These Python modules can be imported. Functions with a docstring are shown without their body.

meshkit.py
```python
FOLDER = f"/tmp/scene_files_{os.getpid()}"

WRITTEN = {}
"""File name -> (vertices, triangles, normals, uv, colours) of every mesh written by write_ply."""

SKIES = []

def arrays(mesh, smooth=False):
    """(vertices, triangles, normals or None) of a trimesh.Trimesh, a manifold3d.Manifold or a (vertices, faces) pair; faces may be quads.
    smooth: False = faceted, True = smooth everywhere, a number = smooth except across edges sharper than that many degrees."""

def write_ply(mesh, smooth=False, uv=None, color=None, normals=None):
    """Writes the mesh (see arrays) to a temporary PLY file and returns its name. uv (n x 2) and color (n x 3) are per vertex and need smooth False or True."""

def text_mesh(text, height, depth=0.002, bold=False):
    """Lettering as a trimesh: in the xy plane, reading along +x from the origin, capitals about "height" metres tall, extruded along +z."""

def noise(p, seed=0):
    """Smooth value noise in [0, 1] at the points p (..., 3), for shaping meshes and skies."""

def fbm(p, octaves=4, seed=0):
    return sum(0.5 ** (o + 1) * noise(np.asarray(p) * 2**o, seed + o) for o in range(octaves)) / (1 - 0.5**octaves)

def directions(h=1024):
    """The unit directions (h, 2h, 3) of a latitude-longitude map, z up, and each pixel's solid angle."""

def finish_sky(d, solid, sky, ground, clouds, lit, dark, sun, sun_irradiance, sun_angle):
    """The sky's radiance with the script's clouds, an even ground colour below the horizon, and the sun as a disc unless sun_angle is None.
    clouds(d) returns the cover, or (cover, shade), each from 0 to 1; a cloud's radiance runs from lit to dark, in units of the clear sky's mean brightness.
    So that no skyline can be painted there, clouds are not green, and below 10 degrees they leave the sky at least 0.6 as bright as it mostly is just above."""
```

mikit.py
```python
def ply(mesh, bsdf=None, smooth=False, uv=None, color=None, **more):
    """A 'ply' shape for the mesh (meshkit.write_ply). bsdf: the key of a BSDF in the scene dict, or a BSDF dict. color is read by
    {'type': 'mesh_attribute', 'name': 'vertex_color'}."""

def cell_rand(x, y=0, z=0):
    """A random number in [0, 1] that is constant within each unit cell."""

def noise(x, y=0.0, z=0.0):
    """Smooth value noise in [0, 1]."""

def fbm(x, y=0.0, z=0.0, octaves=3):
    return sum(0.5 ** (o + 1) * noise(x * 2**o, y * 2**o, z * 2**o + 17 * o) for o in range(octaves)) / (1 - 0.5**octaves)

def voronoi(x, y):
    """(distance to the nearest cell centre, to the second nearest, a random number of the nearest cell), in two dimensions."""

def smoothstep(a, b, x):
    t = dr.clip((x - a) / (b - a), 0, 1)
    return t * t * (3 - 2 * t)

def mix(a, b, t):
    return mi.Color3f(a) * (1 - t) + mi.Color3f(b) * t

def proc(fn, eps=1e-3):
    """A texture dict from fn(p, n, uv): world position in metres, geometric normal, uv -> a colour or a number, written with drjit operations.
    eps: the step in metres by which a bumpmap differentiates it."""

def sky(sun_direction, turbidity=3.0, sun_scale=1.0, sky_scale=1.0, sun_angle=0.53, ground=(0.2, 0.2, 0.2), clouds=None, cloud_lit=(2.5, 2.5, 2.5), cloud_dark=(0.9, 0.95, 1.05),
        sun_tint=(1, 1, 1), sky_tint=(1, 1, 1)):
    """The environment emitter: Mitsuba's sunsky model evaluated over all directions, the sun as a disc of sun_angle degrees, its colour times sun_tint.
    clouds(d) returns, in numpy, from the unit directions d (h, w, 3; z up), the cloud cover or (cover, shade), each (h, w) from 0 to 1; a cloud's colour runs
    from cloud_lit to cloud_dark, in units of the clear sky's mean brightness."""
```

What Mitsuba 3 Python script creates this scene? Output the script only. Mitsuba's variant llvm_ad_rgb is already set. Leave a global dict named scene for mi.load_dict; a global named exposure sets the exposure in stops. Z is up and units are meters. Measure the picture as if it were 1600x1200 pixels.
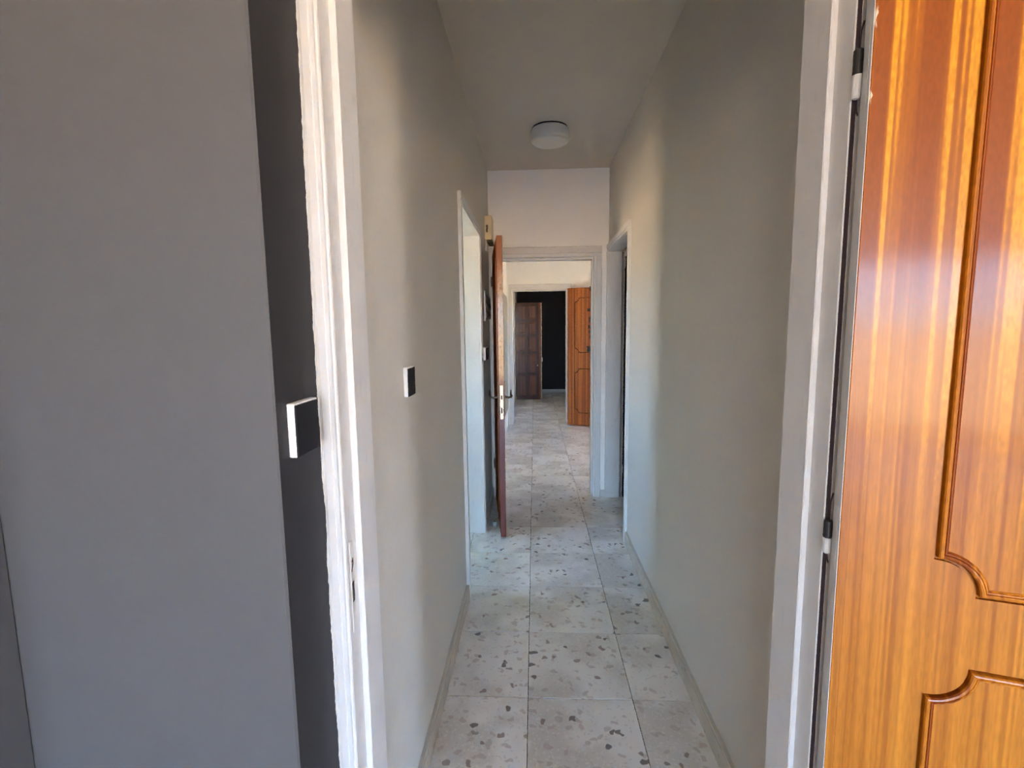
import math, random
import numpy as np, trimesh, drjit as dr, mitsuba as mi, mikit
from mikit import proc, noise, fbm, voronoi, cell_rand, smoothstep, mix
from shapely.geometry import Polygon, box as sbox

T = mi.ScalarTransform4f
scene, labels = {}, {}
random.seed(7)

# ---------------------------------------------------------------- camera, sky, exposure
EYE = 1.4085                       # height of the lens above the floor
F_PX, YAW, PITCH, ROLL = 741.5, 0.0483, 0.1123, -0.0124
cy, sy, cp, sp = math.cos(YAW), math.sin(YAW), math.cos(PITCH), math.sin(PITCH)
fwd = np.array([-sy * cp, cy * cp, -sp])
r0 = np.array([cy, sy, 0.0])
u0 = np.cross(r0, fwd)
right = r0 * math.cos(ROLL) + u0 * math.sin(ROLL)
up = np.cross(right, fwd)
eye = np.array([0.0, 0.0, EYE])
scene['camera'] = {'type': 'perspective', 'fov_axis': 'x', 'fov': 2 * math.degrees(math.atan(800 / F_PX)),
                   'near_clip': 0.05, 'far_clip': 200.0,
                   'to_world': T().look_at(origin=eye.tolist(), target=(eye + fwd).tolist(), up=up.tolist())}
# daylight only: a clear blue sky above sunlit warm ground and facades
scene['sky'] = mikit.sky((0.42, 0.58, 0.70), turbidity=3.0, sun_scale=0.6, sky_scale=0.72,
                         ground=(0.70, 0.510, 0.31), sky_tint=(0.74, 0.96, 1.24))
exposure = 7.1

# ---------------------------------------------------------------- helpers
def add(key, mesh, bsdf, label=None, cat=None, group=None, kind=None, smooth=False, uv=None):
    scene[key] = mikit.ply(mesh, bsdf, smooth=smooth, uv=uv)
    tag(key, label, cat, group, kind)
    return key

def tag(key, label=None, cat=None, group=None, kind=None):
    d = {}
    if label: d['label'] = label
    if cat: d['category'] = cat
    if group: d['group'] = group
    if kind: d['kind'] = kind
    if d: labels[key] = d

USED = {}
def num(base):
    n = USED.get(base, 0)
    USED[base] = n + 1
    return base if n == 0 else f'{base}_{n:03d}'

def cat(*ms):
    return trimesh.util.concatenate([m for m in ms])

def bx(x0, x1, y0, y1, z0, z1, b=0.0):
    x0, x1 = min(x0, x1), max(x0, x1); y0, y1 = min(y0, y1), max(y0, y1); z0, z1 = min(z0, z1), max(z0, z1)
    if b <= 0:
        m = trimesh.creation.box(extents=(x1 - x0, y1 - y0, z1 - z0))
        m.apply_translation(((x0 + x1) / 2, (y0 + y1) / 2, (z0 + z1) / 2))
        return m
    b = min(b, (x1 - x0) / 2.01, (y1 - y0) / 2.01, (z1 - z0) / 2.01)
    p = []
    for X, sx in ((x0, 1), (x1, -1)):
        for Y, s_y in ((y0, 1), (y1, -1)):
            for Z, sz in ((z0, 1), (z1, -1)):
                p += [(X, Y + s_y * b, Z + sz * b), (X + sx * b, Y, Z + sz * b), (X + sx * b, Y + s_y * b, Z)]
    return trimesh.convex.convex_hull(np.array(p))

def prism(poly, z0, z1):
    """polygon in x, y pulled up from z0 to z1"""
    m = trimesh.creation.extrude_polygon(poly if hasattr(poly, 'exterior') else Polygon(poly), z1 - z0, engine='earcut')
    m.apply_translation((0, 0, z0))
    return m

def remap(m, fn):
    v = np.array(m.vertices)
    out = np.array(fn(v[:, 0], v[:, 1], v[:, 2])).T
    k = trimesh.Trimesh(out, np.array(m.faces), process=False)
    if k.volume < 0:
        k.invert()
    return k

def wall_x(x0, x1, y0, y1, z1, holes=()):
    """wall with its faces at x0 and x1; holes (y0, y1, z0, z1)"""
    s = sbox(y0, 0, y1, z1)
    for h in holes:
        s = s.difference(sbox(h[0], h[2] if h[2] > 0 else -1, h[1], h[3]))
    parts = s.geoms if hasattr(s, 'geoms') else [s]
    return cat(*[remap(prism(p, x0, x1), lambda a, b, c: (c, a, b)) for p in parts])

def wall_y(y0, y1, x0, x1, z1, holes=()):
    s = sbox(x0, 0, x1, z1)
    for h in holes:
        s = s.difference(sbox(h[0], h[2] if h[2] > 0 else -1, h[1], h[3]))
    parts = s.geoms if hasattr(s, 'geoms') else [s]
    return cat(*[remap(prism(p, y0, y1), lambda a, b, c: (a, c, b)) for p in parts])

def tube(pts, r, n=12):
    """round bar through pts, r one radius or one per point"""
    pts = np.array(pts, float)
    rs = np.full(len(pts), r) if np.isscalar(r) else np.array(r)
    rings, ref = [], np.array([0.31, 0.52, 0.79])
    for i in range(len(pts)):
        t = pts[min(i + 1, len(pts) - 1)] - pts[max(i - 1, 0)]
        t /= np.linalg.norm(t)
        a = np.cross(t, ref); a /= np.linalg.norm(a)
        b = np.cross(t, a)
        ang = np.arange(n) * 2 * math.pi / n
        rings.append(pts[i] + rs[i] * (np.cos(ang)[:, None] * a + np.sin(ang)[:, None] * b))
    v = np.vstack(rings + [pts[:1], pts[-1:]])
    f = []
    for i in range(len(pts) - 1):
        for j in range(n):
            a, b = i * n + j, i * n + (j + 1) % n
            f += [(a, b, b + n), (a, b + n, a + n)]
    e = len(pts) * n
    for j in range(n):
        f += [(e, (j + 1) % n, j), (e + 1, e - n + j, e - n + (j + 1) % n)]
    m = trimesh.Trimesh(v, np.array(f), process=False)
    if m.volume < 0: m.invert()
    return m

def lathe(profile, c, n=64):
    m = trimesh.creation.revolve(np.array(profile), sections=n)
    m.apply_translation(c)
    if m.volume < 0: m.invert()
    return m

# ---------------------------------------------------------------- materials
def paint(key, rgb, rough=0.55, spec=0.3, bump=0.0):
    b = {'type': 'principled', 'base_color': {'type': 'rgb', 'value': list(rgb)}, 'roughness': rough, 'specular': spec}
    scene[key] = {'type': 'twosided', 'bsdf': b}

def paint_proc(key, fn, rough=0.55, spec=0.3):
    scene[key] = {'type': 'twosided', 'bsdf': {'type': 'principled', 'base_color': proc(fn), 'roughness': rough, 'specular': spec}}

def wall_paint(rgb, amount=0.05):
    """roller-painted wall: faint cloudy unevenness"""
    rgb = mi.Color3f(*rgb)
    def fn(p, n, uv):
        a = fbm(p.x * 2.1 + p.y * 2.3, p.z * 1.7, p.y * 1.1, octaves=3) - 0.5
        b = noise(p.x * 90 + p.y * 90, p.z * 90, 3.0) - 0.5
        return rgb * (1 + amount * 2 * a + amount * 0.5 * b)
    return fn

paint_proc('paint_grey', wall_paint((0.535, 0.505, 0.44)), 0.6, 0.25)
paint_proc('paint_ceiling', wall_paint((0.60, 0.55, 0.46)), 0.6, 0.2)
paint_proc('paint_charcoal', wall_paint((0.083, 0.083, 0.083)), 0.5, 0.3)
paint_proc('paint_white_wall', wall_paint((0.82, 0.80, 0.755), 0.03), 0.6, 0.25)
paint_proc('paint_cream', wall_paint((0.735, 0.73, 0.695), 0.03), 0.6, 0.25)
paint_proc('paint_mint', wall_paint((0.66, 0.74, 0.65), 0.03), 0.6, 0.25)
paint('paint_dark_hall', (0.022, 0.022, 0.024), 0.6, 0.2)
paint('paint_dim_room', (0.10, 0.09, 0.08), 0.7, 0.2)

def gloss_white(p, n, uv):
    a = fbm(p.x * 9 + p.y * 9, p.z * 2.0, 2.0, octaves=2)
    d = smoothstep(0.80, 0.92, noise(p.x * 60 + p.y * 70, p.z * 26, 7.0)) * 0.05
    return mi.Color3f(0.59, 0.58, 0.555) * (0.985 + 0.03 * a - d)
paint_proc('gloss_white', gloss_white, 0.42, 0.4)
paint('switch_white', (0.78, 0.78, 0.76), 0.25, 0.5)
paint('switch_black', (0.010, 0.010, 0.012), 0.5, 0.15)
paint('black_iron', (0.012, 0.011, 0.010), 0.4, 0.5)
paint('dark_gap', (0.055, 0.040, 0.042), 0.8, 0.1)
paint('strip_brown', (0.24, 0.21, 0.185), 0.6, 0.2)
paint('grout', (0.07, 0.06, 0.05), 0.9, 0.1)
paint('chime_beige', (0.70, 0.58, 0.36), 0.4, 0.4)
paint('chime_dark', (0.10, 0.08, 0.045), 0.6, 0.2)
paint('pale_panel', (0.36, 0.335, 0.27), 0.5, 0.3)
paint('rubber_grey', (0.22, 0.24, 0.24), 0.7, 0.2)
scene['bronze'] = {'type': 'twosided', 'bsdf': {'type': 'principled', 'base_color': {'type': 'rgb', 'value': [0.10, 0.075, 0.05]}, 'metallic': 0.8, 'roughness': 0.35}}
scene['brass'] = {'type': 'twosided', 'bsdf': {'type': 'principled', 'base_color': {'type': 'rgb', 'value': [0.80, 0.62, 0.38]}, 'metallic': 0.5, 'roughness': 0.4}}
scene['opal'] = {'type': 'twosided', 'bsdf': {'type': 'principled', 'base_color': {'type': 'rgb', 'value': [0.62, 0.61, 0.56]}, 'roughness': 0.12, 'specular': 0.5}}

def terrazzo(p, n, uv):
    ti, tj = dr.floor((p.x + 0.0343) / 0.4), dr.floor((p.y - 1.6847) / 0.4)
    x = p.x + 9.7 * cell_rand(ti, tj, 1)
    y = p.y + 9.7 * cell_rand(ti, tj, 2)
    tone = 0.94 + 0.12 * cell_rand(ti, tj, 3)
    wx, wy = noise(x * 70, y * 70, 1.0) - 0.5, noise(x * 70, y * 70, 5.0) - 0.5
    vx, vy = noise(x * 30, y * 30, 3.0) - 0.5, noise(x * 30, y * 30, 8.0) - 0.5
    d1, e1, c1 = voronoi(x * 26 + wx * 0.35 + vx * 0.5, y * 26 + wy * 0.35 + vy * 0.5)
    d2, e2, c2 = voronoi(x * 30 + wx * 0.4 + vy * 0.6, y * 30 + wy * 0.4 + vx * 0.6)
    d3, e3, c3 = voronoi(x * 80 + wx, y * 80 + wy)
    cloud = fbm(x * 6, y * 6, 3.0, octaves=3)
    col = mix((0.73, 0.735, 0.70), (0.56, 0.555, 0.51), smoothstep(0.3, 0.7, cloud))
    col = mix(col, mi.Color3f(0.76, 0.755, 0.72), smoothstep(0.45, 0.2, d3) * (c3 > 0.6) * 0.35)
    col = mix(col, mi.Color3f(0.45, 0.43, 0.38), smoothstep(0.45, 0.2, d3) * (c3 < 0.2) * 0.35)
    m2 = smoothstep(0.40, 0.26, d2)
    col = mix(col, mix((0.36, 0.32, 0.275), (0.42, 0.345, 0.30), cell_rand(c2 * 997.0, 3.0, 1.0)), m2 * dr.select(c2 < 0.24, 0.5, 0.0))
    m1 = smoothstep(0.34, 0.25, d1)
    k = cell_rand(c1 * 1013.0, 7.0, 2.0)
    chip = dr.select(k < 0.22, mi.Color3f(0.085, 0.068, 0.058), dr.select(k < 0.6, mi.Color3f(0.22, 0.165, 0.14), mi.Color3f(0.27, 0.25, 0.215)))
    return mix(col, chip, m1 * dr.select(c1 < 0.085, 0.8, 0.0)) * tone
scene['terrazzo'] = {'type': 'twosided', 'bsdf': {'type': 'principled', 'base_color': proc(terrazzo), 'roughness': 0.28, 'specular': 0.5}}

def skirt_stone(p, n, uv):
    d, e, c = voronoi((p.x + p.y) * 40, p.z * 40)
    col = mix((0.50, 0.44, 0.35), (0.40, 0.35, 0.28), fbm(p.y * 9 + p.x * 9, p.z * 9, 1.0))
    return mix(col, mi.Color3f(0.25, 0.20, 0.15), smoothstep(0.4, 0.25, d) * dr.select(c < 0.12, 0.35, 0.0))
paint_proc('skirt_stone', skirt_stone, 0.35, 0.4)

def sapele(dark, mid, gold, k=1.0):
    dark, mid, gold = mi.Color3f(*dark), mi.Color3f(*mid), mi.Color3f(*gold)
    def fn(p, n, uv):
        s, z = uv.x, uv.y
        w = s + 0.006 * (noise(z * 1.3, s * 3, 4.0) - 0.5)
        broad = fbm(w * 62, z * 0.55, 1.0, octaves=2)
        fine = noise(w * 210, z * 0.9, 2.0)
        thin = noise(w * 700, z * 3.0, 8.0)
        fleck = noise(w * 420, z * 120, 5.0)
        a = smoothstep(0.36, 0.64, broad * 0.72 + fine * 0.28)
        col = mix(dark, mid, smoothstep(0.0, 0.6, a + 0.25 * (thin - 0.5)))
        col = mix(col, gold, smoothstep(0.55, 1.0, a) * (0.72 + 0.4 * fleck))
        return col * (0.93 + 0.14 * fleck) * k
    return fn

def varnish(key, fn, rough=0.16):
    scene[key] = {'type': 'twosided', 'bsdf': {'type': 'principled', 'base_color': proc(fn), 'roughness': 0.6, 'specular': 0.05,
                                               'clearcoat': 0.95, 'clearcoat_gloss': 0.95}}
wood_near = sapele((0.21, 0.046, 0.002), (0.29, 0.080, 0.003), (0.58, 0.24, 0.012))
def wood_near_chipped(p, n, uv):
    s, z = uv.x, uv.y
    # the ribbon figure is bold in the upper half of the veneer and fine and pale in the lower half
    w = s + 0.004 * (noise(z * 1.6, s * 4, 2.0) - 0.5) + 0.006 * z
    ribs = 0.55 * noise(w * 260, z * 0.8, 6.0) + 0.45 * noise(w * 90, z * 0.7, 9.0)
    grain = noise(w * 600, z * 60, 3.0)
    fine = mix((0.29, 0.088, 0.008), (0.43, 0.16, 0.015), smoothstep(0.25, 0.75, ribs)) * (0.90 + 0.2 * grain)
    col = mix(fine, wood_near(p, n, uv), 0.15 + 0.85 * smoothstep(1.0, 1.55, z + 0.25 * (noise(s * 60, z * 1.5, 5.0) - 0.5)))
    lip = smoothstep(0.0010, 0.0004, dr.abs(s - 0.0125)) * 0.45
    col = mix(col, mi.Color3f(0.20, 0.05, 0.01), lip)
    edge = noise(z * 55, 1.0, 9.0) * 0.011 - 0.0045 + 0.004 * noise(z * 160, 4.0, 9.0)
    on = smoothstep(1.875, 1.862, z) * smoothstep(1.735, 1.75, z) * smoothstep(0.42, 0.58, noise(z * 28, 3.0, 1.0))
    return mix(col, mi.Color3f(0.62, 0.52, 0.38), on * smoothstep(edge + 0.0006, edge, s))
varnish('wood_orange_near', wood_near_chipped)
varnish('wood_orange', sapele((0.25, 0.062, 0.015), (0.32, 0.09, 0.019), (0.42, 0.14, 0.028)))
varnish('wood_moulding', sapele((0.20, 0.042, 0.004), (0.29, 0.080, 0.006), (0.42, 0.14, 0.010)))
varnish('wood_dark_moulding', sapele((0.10, 0.022, 0.005), (0.14, 0.034, 0.007), (0.19, 0.05, 0.01)))
varnish('wood_black', sapele((0.010, 0.006, 0.005), (0.013, 0.007, 0.006), (0.018, 0.009, 0.007)), 0.5)
varnish('wood_brown', sapele((0.13, 0.036, 0.014), (0.17, 0.050, 0.018), (0.23, 0.075, 0.026)))
def worn_edge(p, n, uv):
    s, z = uv.x, uv.y
    base = mix((0.25, 0.085, 0.035), (0.13, 0.03, 0.022), smoothstep(1.2, 0.8, z))
    base = base * (0.8 + 0.4 * noise(s * 300, z * 8, 2.0))
    bare = mix((0.44, 0.26, 0.13), (0.34, 0.17, 0.075), fbm(s * 90, z * 40, 1.0))
    spk = smoothstep(0.66, 0.78, noise(s * 260, z * 150, 6.0))
    bare = mix(bare, mi.Color3f(0.25, 0.11, 0.05), spk)
    edge = 0.12 * (fbm(s * 60, z * 18, 4.0) - 0.5)
    on = smoothstep(1.86, 1.70, z + edge) * smoothstep(1.06, 1.20, z + edge)
    return mix(base, bare, on)
varnish('wood_worn_edge', worn_edge)
varnish('wood_dark', sapele((0.040, 0.012, 0.008), (0.050, 0.015, 0.009), (0.065, 0.020, 0.011)))
varnish('wood_dark_panel', sapele((0.085, 0.026, 0.013), (0.11, 0.033, 0.016), (0.14, 0.045, 0.02)))
paint('wood_pale_edge', (0.55, 0.40, 0.26), 0.5, 0.3)
def mottled(p, n, uv):
    a = fbm(p.y * 28, p.z * 60, 2.0, octaves=3)
    return mix((0.10, 0.075, 0.05), (0.42, 0.36, 0.27), smoothstep(0.38, 0.62, a))
paint_proc('mottled_brown', mottled, 0.5, 0.3)

# ---------------------------------------------------------------- main dimensions
XL, XR = -0.366, 0.600             # corridor wall faces
ZC = 2.672                         # ceiling
YB = 0.957                         # corridor side of the near doorway
YE, YE2 = 3.93, 4.06               # end wall
YF, YF2 = 7.00, 7.20               # far wall
YH = 10.72                         # back of the hall
XN = -0.387                        # return wall beside the near doorway
FX0, FX1, FY0 = -3.00, 4.00, -6.20 # near room
BALC = (-2.20, 2.20, 0.06, 2.28)    # balcony door in its back wall: x0, x1, z0, z1
SIDE = (-2.12, -1.22, 0.06, 2.50)  # tall window in its right wall: y0, y1, z0, z1

# ---------------------------------------------------------------- floor: terrazzo tiles on a bed
add('floor_001', bx(FX0, FX1, FY0, -1.1253, -0.1, 0), 'terrazzo', 'terrazzo floor of the nearest room behind the viewer', None, None, 'structure')
add('floor', bx(-2.7, 4.1, -1.1253, 10.9, -0.12, -0.0035), 'grout', 'floor of speckled grey terrazzo tiles running from room to room', None, None, 'structure')
tile_variants = []
for k in range(3):
    h = (0.0, -0.0005, 0.0004)[k]
    tile_variants.append(mikit.ply(bx(0.0012, 0.3988, 0.0012, 0.3988, -0.02, h, 0.0010), 'terrazzo'))
zones = [(-0.45, 0.76, 0.66, 4.0), (FX0, 2.4, -1.1, 0.9), (-0.45, 2.45, 3.9, 7.1), (-0.45, 1.25, 7.0, 10.75), (-2.0, -0.4, 1.9, 3.6), (0.6, 2.0, 2.7, 4.0)]
rng = random.Random(3)
for j in range(-13, 24):
    for i in range(-6, 8):
        x, y = -0.0343 + 0.4 * i, 1.6847 + 0.4 * j
        if not any(x + 0.4 > a + 0.03 and x < b - 0.03 and y + 0.4 > c + 0.03 and y < d - 0.03 for a, b, c, d in zones):
            continue
        if x < FX0 - 0.4 and y < 1.5 or x > 2.5:
            continue
        scene[num('floor__tile')] = {**rng.choice(tile_variants), 'to_world': T().translate([x, y, 0])}

# ---------------------------------------------------------------- walls
c = 0.003
near_left = prism([(FX0 - 0.12, 0.68), (XN - c, 0.68), (XN, 0.68 + c), (XN, 0.95), (FX0 - 0.12, 0.95)], 0, ZC)
add('wall_near', cat(near_left, bx(0.556, FX1 + 0.12, 0.826, 0.95, 0, ZC), bx(XN, 0.556, 0.826, 0.95, 2.10, ZC)), 'paint_charcoal',
    'charcoal painted wall around the nearest doorway', None, None, 'structure')
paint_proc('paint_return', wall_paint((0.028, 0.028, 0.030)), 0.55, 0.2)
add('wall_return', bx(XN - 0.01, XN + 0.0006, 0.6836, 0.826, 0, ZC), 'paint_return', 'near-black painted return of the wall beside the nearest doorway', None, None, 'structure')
add('wall_left', wall_x(XL - 0.10, XL, 0.95, YE + 0.05, ZC, [(2.375, 3.20, 0, 2.05)]), 'paint_grey', 'grey painted corridor wall on the left', None, None, 'structure')
add('wall_right', wall_x(XR, XR + 0.10, 0.95, YE + 0.05, ZC, [(3.06, 3.925, 0, 2.05)]), 'paint_grey', 'grey painted corridor wall on the right', None, None, 'structure')
add('wall_end', wall_y(YE, YE2, -0.55, 2.6, ZC, [(-0.375, 0.505, 0, 2.03)]), 'paint_white_wall', 'white painted wall at the end of the corridor', None, None, 'structure')
add('wall_far', wall_y(YF, YF2, -0.55, 2.6, ZC, [(-0.36, 0.51, 0, 2.03)]), 'paint_cream', 'white far wall of the bright room beyond the corridor', None, None, 'structure')
add('wall_far_left', wall_x(-0.52, -0.40, YE2, YF, ZC), 'paint_cream', 'white left wall of the bright room', None, None, 'structure')
add('wall_far_right', wall_x(2.40, 2.52, YE2, YF, ZC, [(5.2, 5.85, 1.0, 1.9)]), 'paint_cream', 'white right wall of the bright room with its window', None, None, 'structure')
add('wall_hall_back', bx(-0.5, 1.4, YH, YH + 0.1, 0, ZC), 'paint_dark_hall', 'dark wall at the very back seen through the far doorway', None, None, 'structure')
add('wall_hall_left', bx(-0.52, -0.385, YF2, YH, 0, ZC), 'paint_grey', 'grey left wall of the dark hall', None, None, 'structure')
add('wall_hall_right', wall_x(1.2, 1.32, YF2, YH, ZC, [(7.6, 8.2, 1.0, 2.0)]), 'paint_dark_hall', 'dark right wall of the hall with its small window', None, None, 'structure')
add('wall_side_room_left', cat(wall_x(-2.02, -1.90, 1.9, 3.7, ZC, [(2.1, 2.7, 0.8, 1.95)]), bx(-1.9, XL - 0.10, 3.62, 3.74, 0, ZC), bx(-1.9, XL - 0.10, 1.86, 1.98, 0, ZC), bx(XL - 0.12, XL - 0.1, 1.98, 2.375, 0, ZC), bx(XL - 0.12, XL - 0.1, 3.2, 3.62, 0, ZC)), 'paint_mint',
    'pale mint walls of the small room behind the left doorway', None, None, 'structure')
add('wall_side_room_right', cat(bx(1.9, 2.0, 2.6, YE, 0, ZC), bx(XR + 0.1, 1.9, 2.6, 2.7, 0, ZC)), 'paint_dim_room', 'walls of the dark room behind the right doorway', None, None, 'structure')
add('wall_room_left', bx(FX0 - 0.12, FX0, FY0 - 0.1, 0.68, 0, ZC), 'paint_charcoal', 'charcoal left wall of the nearest room', None, None, 'structure')
add('wall_pier', bx(-1.10, -0.84, 0.42, 0.681, 0, ZC, 0.003), 'paint_charcoal', 'charcoal wall pier at the left edge of the view', None, None, 'structure')
add('wall_room_back', wall_y(FY0 - 0.15, FY0, FX0, FX1, ZC, [BALC]), 'paint_charcoal', 'wall behind the viewer with a balcony door opening', None, None, 'structure')
add('wall_room_right', wall_x(FX1, FX1 + 0.12, FY0, 0.826, ZC, [SIDE]), 'paint_charcoal', 'right wall of the nearest room with a tall window opening', None, None, 'structure')

add('ceiling', bx(XL, XR, 0.95, YE, ZC, ZC + 0.1), 'paint_ceiling', 'grey painted corridor ceiling', None, None, 'structure')
add('ceiling_001', bx(FX0 - 0.2, FX1 + 0.2, FY0 - 0.2, 0.95, ZC, ZC + 0.1), 'paint_ceiling', 'grey ceiling of the nearest room', None, None, 'structure')
add('ceiling_002', bx(-0.6, 2.6, YE, YH + 0.2, ZC, ZC + 0.1), 'paint_cream', 'white ceiling of the bright room and hall', None, None, 'structure')
add('ceiling_003', bx(-2.1, XL, 1.8, YE, ZC, ZC + 0.1), 'paint_mint', 'pale ceiling of the small left room', None, None, 'structure')
add('ceiling_004', bx(XR, 2.1, 2.5, YE, ZC, ZC + 0.1), 'paint_dim_room', 'ceiling of the dark right room', None, None, 'structure')

# windows: plain white frames set in their openings
def window(key, axis, at, a0, a1, z0, z1, label, mids=()):
    w = 0.05
    bars = [(a0, a0 + w, z0, z1), (a1 - w, a1, z0, z1), (a0, a1, z0, z0 + w), (a0, a1, z1 - w, z1)] + [(m - 0.02, m + 0.02, z0, z1) for m in mids]
    tag(key, label, None, None, 'structure')
    for b in bars:
        k = num(key + '__frame_bar')
        if axis == 'x': scene[k] = mikit.ply(bx(at, at + 0.05, b[0], b[1], b[2], b[3], 0.004), 'gloss_white')
        else: scene[k] = mikit.ply(bx(b[0], b[1], at, at + 0.05, b[2], b[3], 0.004), 'gloss_white')
window('window_1', 'y', FY0 - 0.12, *BALC, 'white framed balcony door behind the viewer', (-0.73, 0.73))
window('window_2', 'x', FX1 + 0.04, *SIDE, 'white framed tall window in the right wall of the nearest room')
window('window_3', 'x', 2.45, 5.2, 5.85, 1.0, 1.9, 'white framed window lighting the bright room')
window('window_4', 'x', -2.0, 2.1, 2.7, 0.8, 1.95, 'white framed window of the small left room')

window('window_5', 'x', 1.25, 7.6, 8.2, 1.0, 2.0, 'white framed small window of the hall')

# ---------------------------------------------------------------- skirting
def skirting(key, axis, face, back, a0, a1, label, h=0.074):
    """stone skirting with its top painted over in the wall's grey"""
    d = 1 if back > face else -1
    def mk(lo, hi, z0, z1, b):
        return bx(lo, hi, a0, a1, z0, z1, b) if axis == 'x' else bx(a0, a1, lo, hi, z0, z1, b)
    scene[key] = mikit.ply(mk(face, back, 0.002, h, 0.002), 'skirt_stone')
    tag(key, label, None, None, 'structure')
    scene[key + '__painted_top'] = mikit.ply(mk(face + d * 0.0015, back, h, h + 0.006, 0.002), 'paint_grey')
    tag(key + '__painted_top', 'grey paint along its top edge')
skirting('baseboard_left', 'x', XL + 0.016, XL - 0.001, YB + 0.001, 2.352, 'terrazzo skirting along the left corridor wall')
skirting('baseboard_right', 'x', XR - 0.016, XR + 0.001, YB + 0.001, 3.034, 'terrazzo skirting along the right corridor wall')
skirting('baseboard_left_001', 'x', XL + 0.016, XL - 0.001, 3.232, YE, 'terrazzo skirting below the switches at the corridor end')
add('baseboard_hall', bx(-0.385, 1.2, YH - 0.015, YH + 0.001, 0.002, 0.075, 0.002), 'gloss_white', 'white skirting at the foot of the dark back wall', None, None, 'structure')
add('baseboard_hall_left', bx(-0.386, -0.372, YF2, YH - 0.015, 0.002, 0.075, 0.002), 'skirt_stone', 'beige skirting along the hall wall', None, None, 'structure')
add('baseboard_end', bx(0.546, 0.5995, YE - 0.011, YE + 0.001, 0.001, 0.058, 0.002), 'gloss_white', 'white painted skirting stub between two door frames', None, None, 'structure')

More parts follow.
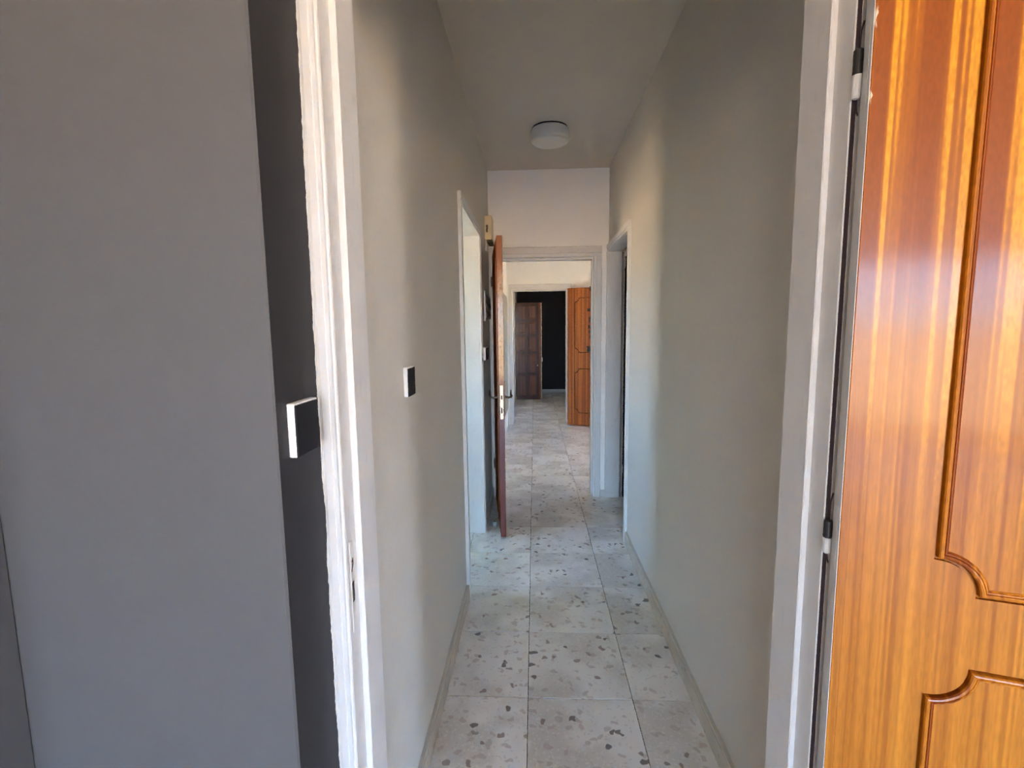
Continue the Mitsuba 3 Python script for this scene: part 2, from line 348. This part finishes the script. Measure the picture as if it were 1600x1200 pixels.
# ---------------------------------------------------------------- door frames
# trim_1: frame of the nearest doorway
ZH = 2.05
RL, RR = -0.3395, 0.494            # inner reveals
def profile_near(s, x0, wall):
    """s = +1 for the right jamb, -1 for the left; x0 the reveal; wall the outer end of the casing face"""
    o = lambda u: x0 + s * u
    e = abs(wall - x0)
    return [(o(0), 0.957), (o(0), 0.873), (o(0.002), 0.871), (o(0.012), 0.871), (o(0.012), 0.8265), (o(0.0135), 0.8235), (o(0.0165), 0.8222), (o(0.0195), 0.8235),
            (o(0.0210), 0.8255), (o(0.0275), 0.8258), (o(0.0290), 0.8242), (o(e - 0.006), 0.8236), (o(e), 0.8252), (o(e), 0.957)]
def fix(p):
    p = Polygon(p)
    return p if p.is_valid else p.buffer(0)
tag('trim_1', 'white painted frame of the nearest doorway', None, None, 'structure')
add('trim_1__jamb', prism(fix(profile_near(-1, RL, XN)), 0, ZH + 0.02), 'gloss_white')
rj = [(RR, 0.957), (RR, 0.873), (RR + 0.002, 0.871), (0.504, 0.871), (0.504, 0.8255), (0.5055, 0.824), (0.506, 0.824), (0.506, 0.835), (0.5140, 0.835), (0.5140, 0.824), (0.556, 0.824), (0.556, 0.957)]
add('trim_1__jamb_001', prism(fix(rj), 0, ZH + 0.02), 'gloss_white')
add('trim_1__dark_strip', bx(0.5062, 0.5138, 0.8255, 0.834, 0.0, ZH), 'dark_gap', 'dark unpainted groove beside the hinges')
hp = [(z, y) for (z, y) in [(ZH, 0.957), (ZH, 0.871), (ZH + 0.012, 0.871), (ZH + 0.012, 0.824), (ZH + 0.06, 0.824), (ZH + 0.06, 0.957)]]
add('trim_1__head', remap(prism(fix(hp), XN, 0.556), lambda a, b, c_: (c_, b, a)), 'gloss_white')
# ragged paint line where the white frame meets the charcoal wall
zs = np.linspace(0, ZH + 0.05, 260)
r_ = np.random.RandomState(5)
w_ = np.cumsum(r_.normal(0, 0.0011, 260)); w_ = w_ - np.linspace(w_[0], w_[-1], 260)
w_ = 0.0045 + 0.6 * (w_ - w_.mean()) + r_.normal(0, 0.0009, 260)
w_ = np.clip(w_, 0.001, 0.011)
pe = Polygon([(0.8262 - a, z) for a, z in zip(w_, zs)] + [(0.8300, zs[-1]), (0.8300, zs[0])]).buffer(0)
add('trim_1__paint_edge', remap(prism(pe, XN - 0.001, XN + 0.0012), lambda a, b, c_: (c_, a, b)), 'gloss_white')
# lock keep let into the rebate of the left jamb
xk = RL - 0.012
add('trim_1__strike_plate', bx(xk - 0.001, xk + 0.0012, 0.838, 0.852, 0.835, 1.015, 0.0006), 'gloss_white', 'painted-over lock keep')
add('trim_1__bolt_hole', bx(xk + 0.0005, xk + 0.0016, 0.8415, 0.8495, 0.895, 0.935), 'switch_black', 'dark slot for the bolt')
lz = [(0.8395, 0.985), (0.8405, 0.977), (0.844, 0.974), (0.848, 0.980), (0.8492, 0.972), (0.846, 0.966), (0.8405, 0.957)]
add('trim_1__latch_hole', tube([(xk + 0.0012, a, b) for a, b in lz[2:]], 0.0013, 8), 'dark_gap', 'chipped latch hole')

def casing_strip(m=0.0):
    """section of a moulded casing: across (0..w outward), height above the wall"""
    return [(0, 0), (0, 0.0115), (0.002, 0.013), (0.017, 0.013), (0.019, 0.0175), (0.052, 0.0185), (0.055, 0.0160), (0.055, 0)]

# trim_2: left doorway. reveal planes y 2.408 and 3.172, soffit z 2.025
def frame_in_x_wall(key, face, d, yn, yf, zs_, depth, label, far_w=0.055, near_w=0.055):
    """frame of a doorway in a wall with face x = face; d = +1 if the corridor lies at greater x"""
    tag(key, label, None, None, 'structure')
    sec = casing_strip()
    def sec_w(w): return [(u * w / 0.055, h) for u, h in sec]
    add(key + '__casing', prism(fix([(face + d * h, yn - u) for u, h in sec_w(near_w)]), 0, zs_), 'gloss_white')
    add(key + '__casing_001', prism(fix([(face + d * h, yf + u) for u, h in sec_w(far_w)]), 0, zs_), 'gloss_white')
    add(key + '__head_casing', remap(prism(fix([(face + d * h, zs_ + u) for u, h in sec]), yn - near_w, yf + far_w), lambda a, b, c_: (a, c_, b)), 'gloss_white')
    e = face - d * depth
    add(key + '__jamb', bx(face, e, yn - 0.03, yn, 0, zs_, 0.0015), 'gloss_white')
    add(key + '__jamb_001', bx(face, e, yf, yf + 0.026, 0, zs_, 0.0015), 'gloss_white')
    add(key + '__head', bx(face, e, yn - 0.03, yf + 0.026, zs_, zs_ + 0.022, 0.0015), 'gloss_white')
frame_in_x_wall('trim_2', XL, 1, 2.408, 3.172, 2.025, 0.125, 'white frame of the doorway on the left into the mint room')
frame_in_x_wall('trim_3', XR, -1, 3.092, 3.900, 2.025, 0.100, 'white frame of the doorway on the right into the dark room', 0.029)
add('trim_3__door_stop', bx(0.698, 0.721, 3.915, 3.9285, 0, 2.02, 0.001), 'strip_brown', 'brown inner strip')
for z in (1.93, 0.25):
    k = num('trim_3__hinge')
    add(k, tube([(0.7245, 3.896, z - 0.035), (0.7245, 3.896, z + 0.035)], 0.005, 10), 'switch_white', None)

# trim_4: frame at the end of the corridor; trim_5: frame of the far doorway
def frame_in_y_wall(key, y, x0, x1, zt, thick, label, wl=0.07, wr=0.07, top=0.08):
    tag(key, label, None, None, 'structure')
    def sec(w): return [(u * w / 0.055, h) for u, h in casing_strip()]
    add(key + '__casing', prism(fix([(x0 - u, y - h) for u, h in sec(wl)]), 0, zt), 'gloss_white')
    add(key + '__casing_001', prism(fix([(x1 + u, y - h) for u, h in sec(wr)]), 0, zt), 'gloss_white')
    add(key + '__head_casing', remap(prism(fix([(zt + u, y - h) for u, h in sec(top)]), x0 - wl, x1 + wr), lambda a, b, c_: (c_, b, a)), 'gloss_white')
    ys = y + 0.045
    def jamb(x, s):
        return fix([(x + s * 0.030, y), (x, y), (x, ys), (x - s * 0.009, ys), (x - s * 0.009, y + thick), (x + s * 0.030, y + thick)])
    add(key + '__jamb', prism(jamb(x0, -1), 0, zt), 'gloss_white')
    add(key + '__jamb_001', prism(jamb(x1, 1), 0, zt), 'gloss_white')
    hd = fix([(zt + 0.028, y), (zt, y), (zt, ys), (zt - 0.014, ys), (zt - 0.014, y + thick), (zt + 0.028, y + thick)])
    add(key + '__head', remap(prism(hd, x0 - 0.03, x1 + 0.03), lambda a, b, c_: (c_, b, a)), 'gloss_white')
frame_in_y_wall('trim_4', YE, -0.344, 0.482, 1.992, 0.13, 'white moulded frame of the doorway at the end of the corridor', 0.0215, 0.062)
frame_in_y_wall('trim_5', YF, -0.328, 0.476, 1.995, 0.20, 'white frame of the far doorway into the dark hall', 0.045, 0.07, 0.075)

# ---------------------------------------------------------------- doors
def place(m, origin, d, nrm):
    """door coordinates (s along the leaf, t depth behind its face, z) into the room"""
    v = np.array(m.vertices)
    o, d, nrm = np.array([*origin, 0.0]), np.array([*d, 0.0]), np.array([*nrm, 0.0])
    w = o + v[:, :1] * d - v[:, 1:2] * nrm + v[:, 2:3] * np.array([0, 0, 1.0])
    k = trimesh.Trimesh(w, np.array(m.faces), process=False)
    if k.volume < 0: k.invert()
    return k

def notched(s0, s1, z0, z1, r, cap=(1, 1, 1, 1), n=9):
    """rectangle whose corners are scooped out by quarter circles; points run anticlockwise"""
    out = []
    q = [((s0, z0), 90, 0), ((s1, z0), 180, 90), ((s1, z1), 270, 180), ((s0, z1), 360, 270)]
    for (cx, cz), a0, a1 in q:
        for k in range(n):
            a = math.radians(a0 + (a1 - a0) * k / (n - 1))
            out.append((cx + r * math.cos(a), cz + r * math.sin(a)))
    return np.array(out)

def ring(pts, profile):
    """moulding of the given (inward, height) section laid round a closed outline in s, z; face at t = 0, height towards -t"""
    n = len(pts)
    prev, nxt = pts - np.roll(pts, 1, 0), np.roll(pts, -1, 0) - pts
    def nrm(v):
        v = v / np.linalg.norm(v, axis=1, keepdims=True)
        return np.stack([-v[:, 1], v[:, 0]], 1)
    a, b = nrm(prev), nrm(nxt)
    m = a + b
    m /= np.maximum((m * a).sum(1, keepdims=True), 0.35)
    v, m_ = [], len(profile)
    for u, h in profile:
        p = pts + m * u
        v.append(np.stack([p[:, 0], np.full(n, -h), p[:, 1]], 1))
    v = np.vstack(v)
    f = []
    for k in range(m_):
        for i in range(n):
            k2, j = (k + 1) % m_, (i + 1) % n
            A, B, C_, D = k * n + i, k * n + j, k2 * n + j, k2 * n + i
            f += [(A, B, C_), (A, C_, D)]
    return trimesh.Trimesh(v, np.array(f), process=False)

BEAD = [(0, -0.0062), (0.0003, 0.0025), (0.0018, 0.0052), (0.0042, 0.0060), (0.0064, 0.0048), (0.0072, 0.0024), (0.0082, 0.0040), (0.0100, 0.0034), (0.0108, 0.0012), (0.0120, 0.0018), (0.0130, 0.0004), (0.0132, -0.0002)]

def door_leaf(key, origin, d, nrm, width, thick, wood, mould, edge, z0=0.008, z1=2.0, faces=(0, 1), uv0=0.0,
              panels=((0.131, 0.180, 0.868, 0.055), (0.131, 0.993, 1.935, 0.055))):
    """panelled leaf: its near face at t = 0, hinge edge at s = 0"""
    m = bx(0, width, 0, thick, z0, z1, 0.0012)
    for side in faces:
        for (s0, a, b, r) in panels:
            inner = Polygon(notched(s0, width - s0, a, b, r)).buffer(0)
            cut = remap(prism(inner.buffer(0.0042, join_style=2).difference(inner.buffer(-0.001, join_style=2)), -0.001, 0.0065), lambda s, z, t: (s, t, z))
            if side == 1: cut = remap(cut, lambda s, t, z: (s, thick - t, z))
            m = trimesh.boolean.difference([m, cut], engine='manifold')
    keep = np.array(m.vertices)
    add(key + '__leaf', place(m, origin, d, nrm), wood, uv=np.stack([keep[:, 0] + uv0, keep[:, 2]], 1))
    for side in faces:
        for (s0, a, b, r) in panels:
            rm = ring(notched(s0, width - s0, a, b, r), BEAD)
            v = np.array(rm.vertices)
            uvm = np.stack([v[:, 0] + uv0 + 0.4, v[:, 2]], 1)
            if side == 1:
                rm = trimesh.Trimesh(np.stack([v[:, 0], thick - v[:, 1], v[:, 2]], 1), np.array(rm.faces)[:, ::-1], process=False)
            k = num(key + '__moulding')
            add(k, place(rm, origin, d, nrm), mould, uv=uvm)
    if edge:
        e = bx(width - 0.0005, width + 0.0012, 0.0012, thick - 0.0012, z0 + 0.001, z1 - 0.001)
        ev = np.array(e.vertices)
        add(key + '__edge', place(e, origin, d, nrm), edge, uv=np.stack([ev[:, 1], ev[:, 2]], 1))

def direction(deg):
    a = math.radians(deg)
    return (-math.cos(a), -math.sin(a)), (-math.sin(a), math.cos(a))

# door_1: the near door, swung right back towards the viewer
d1, n1 = direction(163.0)
n1 = (d1[1], -d1[0])
door_leaf('door_1', (0.5014, 0.775), d1, n1, 0.845, 0.040, 'wood_orange_near', 'wood_moulding', None)
tag('door_1', 'glossy orange wood panelled door swung open at the right edge of the view', 'door', None, 'structure')
he = bx(-0.0008, 0.0004, 0.0015, 0.0385, 0.010, 1.998)
add('door_1__hinge_edge', place(he, (0.5014, 0.775), d1, n1), 'gloss_white', 'white painted hinge edge')
for zt, zm, zb in ((1.836, 1.799, 1.763), (1.076, 1.045, 1.016), (0.296, 0.262, 0.228)):
    k = num('door_1__hinge')
    px_, py_ = 0.5065, 0.8155
    add(k, cat(tube([(px_, py_, zm), (px_, py_, zt - 0.002), (px_, py_, zt)], [0.0068, 0.0068, 0.005], 16)), 'black_iron', 'dark upper hinge knuckle')
    add(k + '__lower_knuckle', tube([(px_, py_, zb), (px_, py_, zb + 0.003), (px_, py_, zm - 0.001)], [0.0045, 0.0066, 0.0066], 16), 'gloss_white', 'white painted lower knuckle')
    e = bx(-0.0018, -0.0006, 0.010, 0.030, zb - 0.022, zt + 0.034, 0.0005)
    add(k + '__leaf_plate', place(e, (0.5014, 0.775), d1, n1), 'gloss_white')
    add(k + '__crack', tube([(0.5125, 0.8235, zt - 0.004), (0.5130, 0.8230, zt + 0.030), (0.5165, 0.8225, zt + 0.045)], 0.0013, 8), 'dark_gap')
    add(k + '__crack_001', tube([(0.5125, 0.8235, zb + 0.004), (0.5130, 0.8230, zb - 0.014), (0.5150, 0.8225, zb - 0.022)], 0.0013, 8), 'dark_gap')

def lever(key, origin, d, nrm, width, thick, z):
    for side in (0, 1):
        s_, t0 = (-1, 0.0) if side == 0 else (1, thick)
        a = width - 0.055
        k = num(key + '__handle')
        pts = [(a, t0 + s_ * 0.004, z), (a, t0 + s_ * 0.040, z), (a - 0.008, t0 + s_ * 0.052, z), (a - 0.03, t0 + s_ * 0.055, z + 0.003), (a - 0.085, t0 + s_ * 0.055, z - 0.003), (a - 0.112, t0 + s_ * 0.055, z + 0.008), (a - 0.116, t0 + s_ * 0.055, z + 0.022)]
        add(k, place(tube(pts, [0.009, 0.008, 0.008, 0.0085, 0.008, 0.006, 0.004], 10), origin, d, nrm), 'bronze', 'dark lever handle', smooth=40)
        add(k + '__back_plate', place(bx(a - 0.02, a + 0.02, t0, t0 + s_ * 0.005, z - 0.13, z + 0.10, 0.002), origin, d, nrm), 'bronze')
lever('door_1', (0.5014, 0.775), d1, n1, 0.845, 0.040, 1.0)

# door_2: the worn door standing open at the end of the corridor, seen almost edge-on
hx, hy, fx, fy = -0.338, 3.905, -0.2365, 3.086
L2 = math.hypot(fx - hx, fy - hy)
d2 = ((fx - hx) / L2, (fy - hy) / L2)
n2 = (d2[1], -d2[0])               # its left face, towards the left wall
door_leaf('door_2', (hx, hy), d2, n2, L2, 0.036, 'wood_brown', 'wood_brown', 'wood_worn_edge', 0.012, 2.010)
tag('door_2', 'brown door with worn edge standing open at the end of the corridor', 'door', None, 'structure')
def on_door(m, o, d, n): return place(m, o, d, n)
lk = bx(L2 + 0.0010, L2 + 0.0026, 0.008, 0.028, 0.825, 1.050, 0.0006)
add('door_2__lock_plate', on_door(lk, (hx, hy), d2, n2), 'brass', 'brass lock plate')
for z0_, z1_ in ((0.958, 0.984), (0.865, 0.902)):
    add(num('door_2__lock_plate__bolt'), on_door(bx(L2 + 0.0020, L2 + 0.0036, 0.012, 0.023, z0_, z1_, 0.0005), (hx, hy), d2, n2), 'black_iron')
for side in (0, 1):
    s_ = -1 if side == 0 else 1
    t0 = 0.0 if side == 0 else 0.036
    sc_ = L2 - 0.055
    k = num('door_2__handle')
    neck = [(sc_, t0 + s_ * 0.004, 0.968), (sc_, t0 + s_ * 0.035, 0.962), (sc_ - 0.006, t0 + s_ * 0.050, 0.965), (sc_ - 0.02, t0 + s_ * 0.054, 0.972),
            (sc_ - 0.07, t0 + s_ * 0.054, 0.968), (sc_ - 0.105, t0 + s_ * 0.055, 0.975), (sc_ - 0.115, t0 + s_ * 0.056, 0.992), (sc_ - 0.104, t0 + s_ * 0.056, 1.000)]
    add(k, on_door(tube(neck, [0.008, 0.007, 0.007, 0.0075, 0.0075, 0.0065, 0.005, 0.004], 10), (hx, hy), d2, n2), 'bronze', 'dark curled lever handle', smooth=40)
    add(k + '__back_plate', on_door(bx(sc_ - 0.019, sc_ + 0.019, t0 + s_ * 0.0, t0 + s_ * 0.006, 0.845, 1.075, 0.002), (hx, hy), d2, n2), 'bronze')
for z in (1.80, 0.30):
    add(num('door_2__hinge'), tube([(hx - 0.006, hy - 0.012, z - 0.04), (hx - 0.006, hy - 0.012, z + 0.04)], 0.007, 10), 'bronze', 'dark hinge')

# door_3: orange door of the far doorway, swung back into the bright room
d3, _ = direction(163.0)
n3 = (d3[1], -d3[0])
door_leaf('door_3', (0.478, 6.955), d3, n3, 0.80, 0.036, 'wood_orange', 'wood_dark_moulding', None, 0.012, 2.0, (0, 1), 3.1,
          ((0.105, 0.190, 0.850, 0.06), (0.105, 1.075, 1.865, 0.06)))
tag('door_3', 'orange wood panelled door open beyond the corridor end, black ornaments on it', 'door', None, 'structure')
add('door_3__pale_edge', place(bx(-0.0012, 0.0006, 0.001, 0.035, 0.014, 1.999), (0.478, 6.955), d3, n3), 'gloss_white', 'pale hinge edge')

lever('door_3', (0.478, 6.955), d3, n3, 0.80, 0.036, 0.98)

# door_4: dark panelled leaf in the hall
d4, n4 = (1.0, 0.0), (0.0, -1.0)
P4 = [(0.04, 0.10, 0.52, 0), (0.04, 0.58, 0.98, 0)]
door_leaf('door_4', (-0.384, 9.55), (0.997, 0.07), (0.07, -0.997), 0.515, 0.04, 'wood_dark', 'wood_dark', None, 0.01, 1.955, (), 5.0)
o4, D4, N4 = (-0.384, 9.55), (0.997, 0.07), (0.07, -0.997)
for (a, b) in ((0.10, 0.50), (0.56, 0.93), (0.99, 1.28), (1.34, 1.57), (1.63, 1.88)):
    for (s0, s1) in ((0.045, 0.215), (0.255, 0.425)):
        m = cat(bx(s0, s1, -0.004, 0.001, a, b, 0.003), bx(s0 + 0.02, s1 - 0.02, -0.012, 0.0, a + 0.02, b - 0.02, 0.007))
        v = np.array(m.vertices)
        add(num('door_4__panel'), place(m, o4, D4, N4), 'wood_dark_panel', uv=np.stack([v[:, 0] + 5.3, v[:, 2]], 1))
e4 = bx(0.475, 0.516, -0.001, 0.002, 0.012, 1.953, 0.0005)
add('door_4__edge_strip', place(e4, o4, D4, N4), 'wood_brown', 'lighter brown closing stile', uv=np.stack([np.array(e4.vertices)[:, 0], np.array(e4.vertices)[:, 2]], 1))
add('door_4__edge', place(bx(0.5145, 0.531, -0.003, 0.040, 0.012, 1.953, 0.001), o4, D4, N4), 'wood_pale_edge', 'pale edge of the leaf')
add('door_4__lock', place(bx(0.531, 0.548, 0.0, 0.03, 0.77, 0.86, 0.002), o4, D4, N4), 'switch_white', 'white lock case')
add('door_4__keyhole_plate', place(tube([(0.445, -0.001, 0.70), (0.445, -0.020, 0.70)], [0.014, 0.012], 12), o4, D4, N4), 'brass', 'small round knob')
tag('door_4', 'dark brown panelled door leaf standing in the unlit hall', 'door', None, 'structure')

# door_5: leaf of the right doorway, folded back against the wall of the dark room
door_leaf('door_5', (0.7275, 3.884), (1.0, 0.0), (0.0, -1.0), 0.80, 0.038, 'wood_black', 'wood_black', None, 0.01, 1.985, (0,), 7.0)
lever('door_5', (0.7275, 3.884), (1.0, 0.0), (0.0, -1.0), 0.80, 0.038, 1.0)
tag('door_5', 'nearly black door leaf just visible inside the doorway on the right', 'door', None, 'structure')

# ---------------------------------------------------------------- things
# light switches: white surround, black rocker
def light_switch(x, y0, y1, z0, z1, t, label, group=None):
    k = num('light_switch')
    tag(k, label, 'light switch', group)
    add(k + '__surround', bx(x - 0.0005, x + t, y0, y1, z0, z1, 0.0015), 'switch_white', 'white surround')
    add(k + '__rocker', bx(x + t - 0.002, x + t + 0.0022, y0 + 0.0012, y1 - 0.0030, z0 + 0.0004, z1 - 0.0030, 0.0010), 'switch_black', 'black rocker')
    return k
light_switch(XN, 0.7125, 0.7925, 1.213, 1.299, 0.0125, 'black light switch with white surround on the charcoal return wall beside the nearest doorway')
light_switch(XL, 1.303, 1.381, 1.226, 1.309, 0.0115, 'black light switch with white surround alone on the long grey corridor wall')
light_switch(XL, 3.262, 3.342, 1.205, 1.293, 0.0300, 'light switch next to the left door frame at the corridor end, nearer of the pair')
light_switch(XL, 3.372, 3.452, 1.205, 1.293, 0.0300, 'light switch at the corridor end, farther of the pair, half behind the brown door')
def small_switch(x, y, z, label):
    k = num('light_switch')
    tag(k, label, 'light switch')
    add(k + '__surround', bx(x - 0.0005, x + 0.012, y - 0.04, y + 0.04, z - 0.04, z + 0.04, 0.002), 'switch_white')
    add(k + '__rocker', bx(x + 0.010, x + 0.0145, y - 0.025, y + 0.025, z - 0.025, z + 0.025, 0.001), 'switch_white')
small_switch(-0.40, 6.82, 1.25, 'tiny white light switch on the left wall of the bright room')
small_switch(-0.385, 8.05, 1.28, 'tiny white light switch on the grey hall wall')

# door chime and its cable cover
tag('door_chime', 'beige door chime box high on the left wall at the corridor end', 'door chime')
add('door_chime__body', bx(XL - 0.001, XL + 0.050, 3.64, 3.83, 2.088, 2.262, 0.002), 'chime_beige')
add('door_chime__sound_slot', bx(XL + 0.010, XL + 0.024, 3.6385, 3.645, 2.140, 2.195, 0.001), 'chime_dark', 'dark sound slot')
add('door_chime__foot', bx(XL + 0.014, XL + 0.054, 3.645, 3.825, 2.068, 2.089, 0.003), 'chime_dark', 'darker underside')
add('cable_cover', bx(XL - 0.001, XL + 0.011, 3.66, 3.675, 2.010, 2.0875, 0.002), 'switch_white', 'short white cable cover hanging below the beige door chime', 'cable cover')

# fuse box
tag('fuse_box', 'mottled brown fuse box in a white rim on the left wall behind the brown door', 'fuse box')
add('fuse_box__rim', bx(XL - 0.001, XL + 0.008, 3.500, 3.516, 1.480, 1.700, 0.001), 'switch_white', 'white rim')
add('fuse_box__lid', cat(bx(XL - 0.001, XL + 0.012, 3.545, 3.885, 1.500, 1.672, 0.003), bx(XL + 0.011, XL + 0.018, 3.57, 3.87, 1.575, 1.60, 0.002), bx(XL + 0.011, XL + 0.016, 3.57, 3.87, 1.53, 1.545, 0.002)), 'mottled_brown')

# ceiling lamp
LX, LY = 0.106, 3.165
tag('ceiling_lamp', 'round white glass ceiling lamp, switched off', 'lamp')
add('ceiling_lamp__base', lathe([(0, 0), (0.112, 0), (0.112, -0.010), (0, -0.010)], (LX, LY, ZC)), 'dark_gap', 'dark base ring', smooth=40)
prof = [(0.0, -0.092), (0.06, -0.0915), (0.098, -0.089), (0.112, -0.084), (0.1195, -0.074), (0.1215, -0.060), (0.1205, -0.030), (0.118, -0.012), (0.112, -0.008), (0.0, -0.008)]
add('ceiling_lamp__glass_shade', lathe(prof[::-1], (LX, LY, ZC)), 'opal', 'opal glass shade', smooth=50)

# pale rounded panel on the left wall of the bright room
pp = Polygon([(5.80, 0.30), (6.80, 0.30), (6.80, 1.80), (6.79, 1.84), (6.76, 1.868), (6.72, 1.878), (5.80, 1.878)])
add('wall_panel', remap(prism(pp, -0.401, -0.385), lambda a, b, c_: (c_, a, b)), 'pale_panel', 'tall pale beige panel with a rounded top corner on the left wall of the bright room', 'panel')

# black ornaments hanging on the far orange door
def butterfly(s, z, w, h):
    pts = [(0, 0.12), (0.45, 0.5), (1, 0.42), (0.82, 0.05), (0.95, -0.42), (0.5, -0.5), (0, -0.14), (-0.5, -0.5), (-0.95, -0.42), (-0.82, 0.05), (-1, 0.42), (-0.45, 0.5)]
    m = trimesh.creation.extrude_polygon(Polygon([(s + a * w, z + b * h) for a, b in pts]), 0.006, engine='earcut')
    m = remap(m, lambda a, b, c_: (a, -c_ - 0.002, b))
    return place(m, (0.478, 6.955), d3, n3)
tag('hanging_ornament', 'string of small black ornaments hung on the far orange door', 'ornament')
sx = 0.352
add('hanging_ornament__string', place(tube([(sx, -0.004, 1.09), (sx, -0.004, 1.99)], 0.002, 6), (0.478, 6.955), d3, n3), 'black_iron')
for z, w, h in ((1.985, 0.034, 0.06), (1.685, 0.070, 0.040), (1.545, 0.042, 0.085), (1.445, 0.056, 0.050), (1.375, 0.046, 0.035), (1.30, 0.034, 0.05), (1.135, 0.072, 0.085)):
    add(num('hanging_ornament__charm'), butterfly(sx, z, w, h), 'black_iron')

# door stop on the floor behind the brown door
tag('door_stop', 'small grey rubber door stop on the floor behind the brown door', 'door stop')
add('door_stop__bumper', lathe([(0, 0), (0.017, 0), (0.018, 0.004), (0.016, 0.028), (0.012, 0.033), (0, 0.034)], (-0.298, 3.30, 0.0005), 20), 'rubber_grey', smooth=40)
add('door_stop__screw_cap', lathe([(0, 0.033), (0.006, 0.033), (0.006, 0.036), (0, 0.037)], (-0.298, 3.30, 0.0005), 14), 'switch_black', 'dark cap')
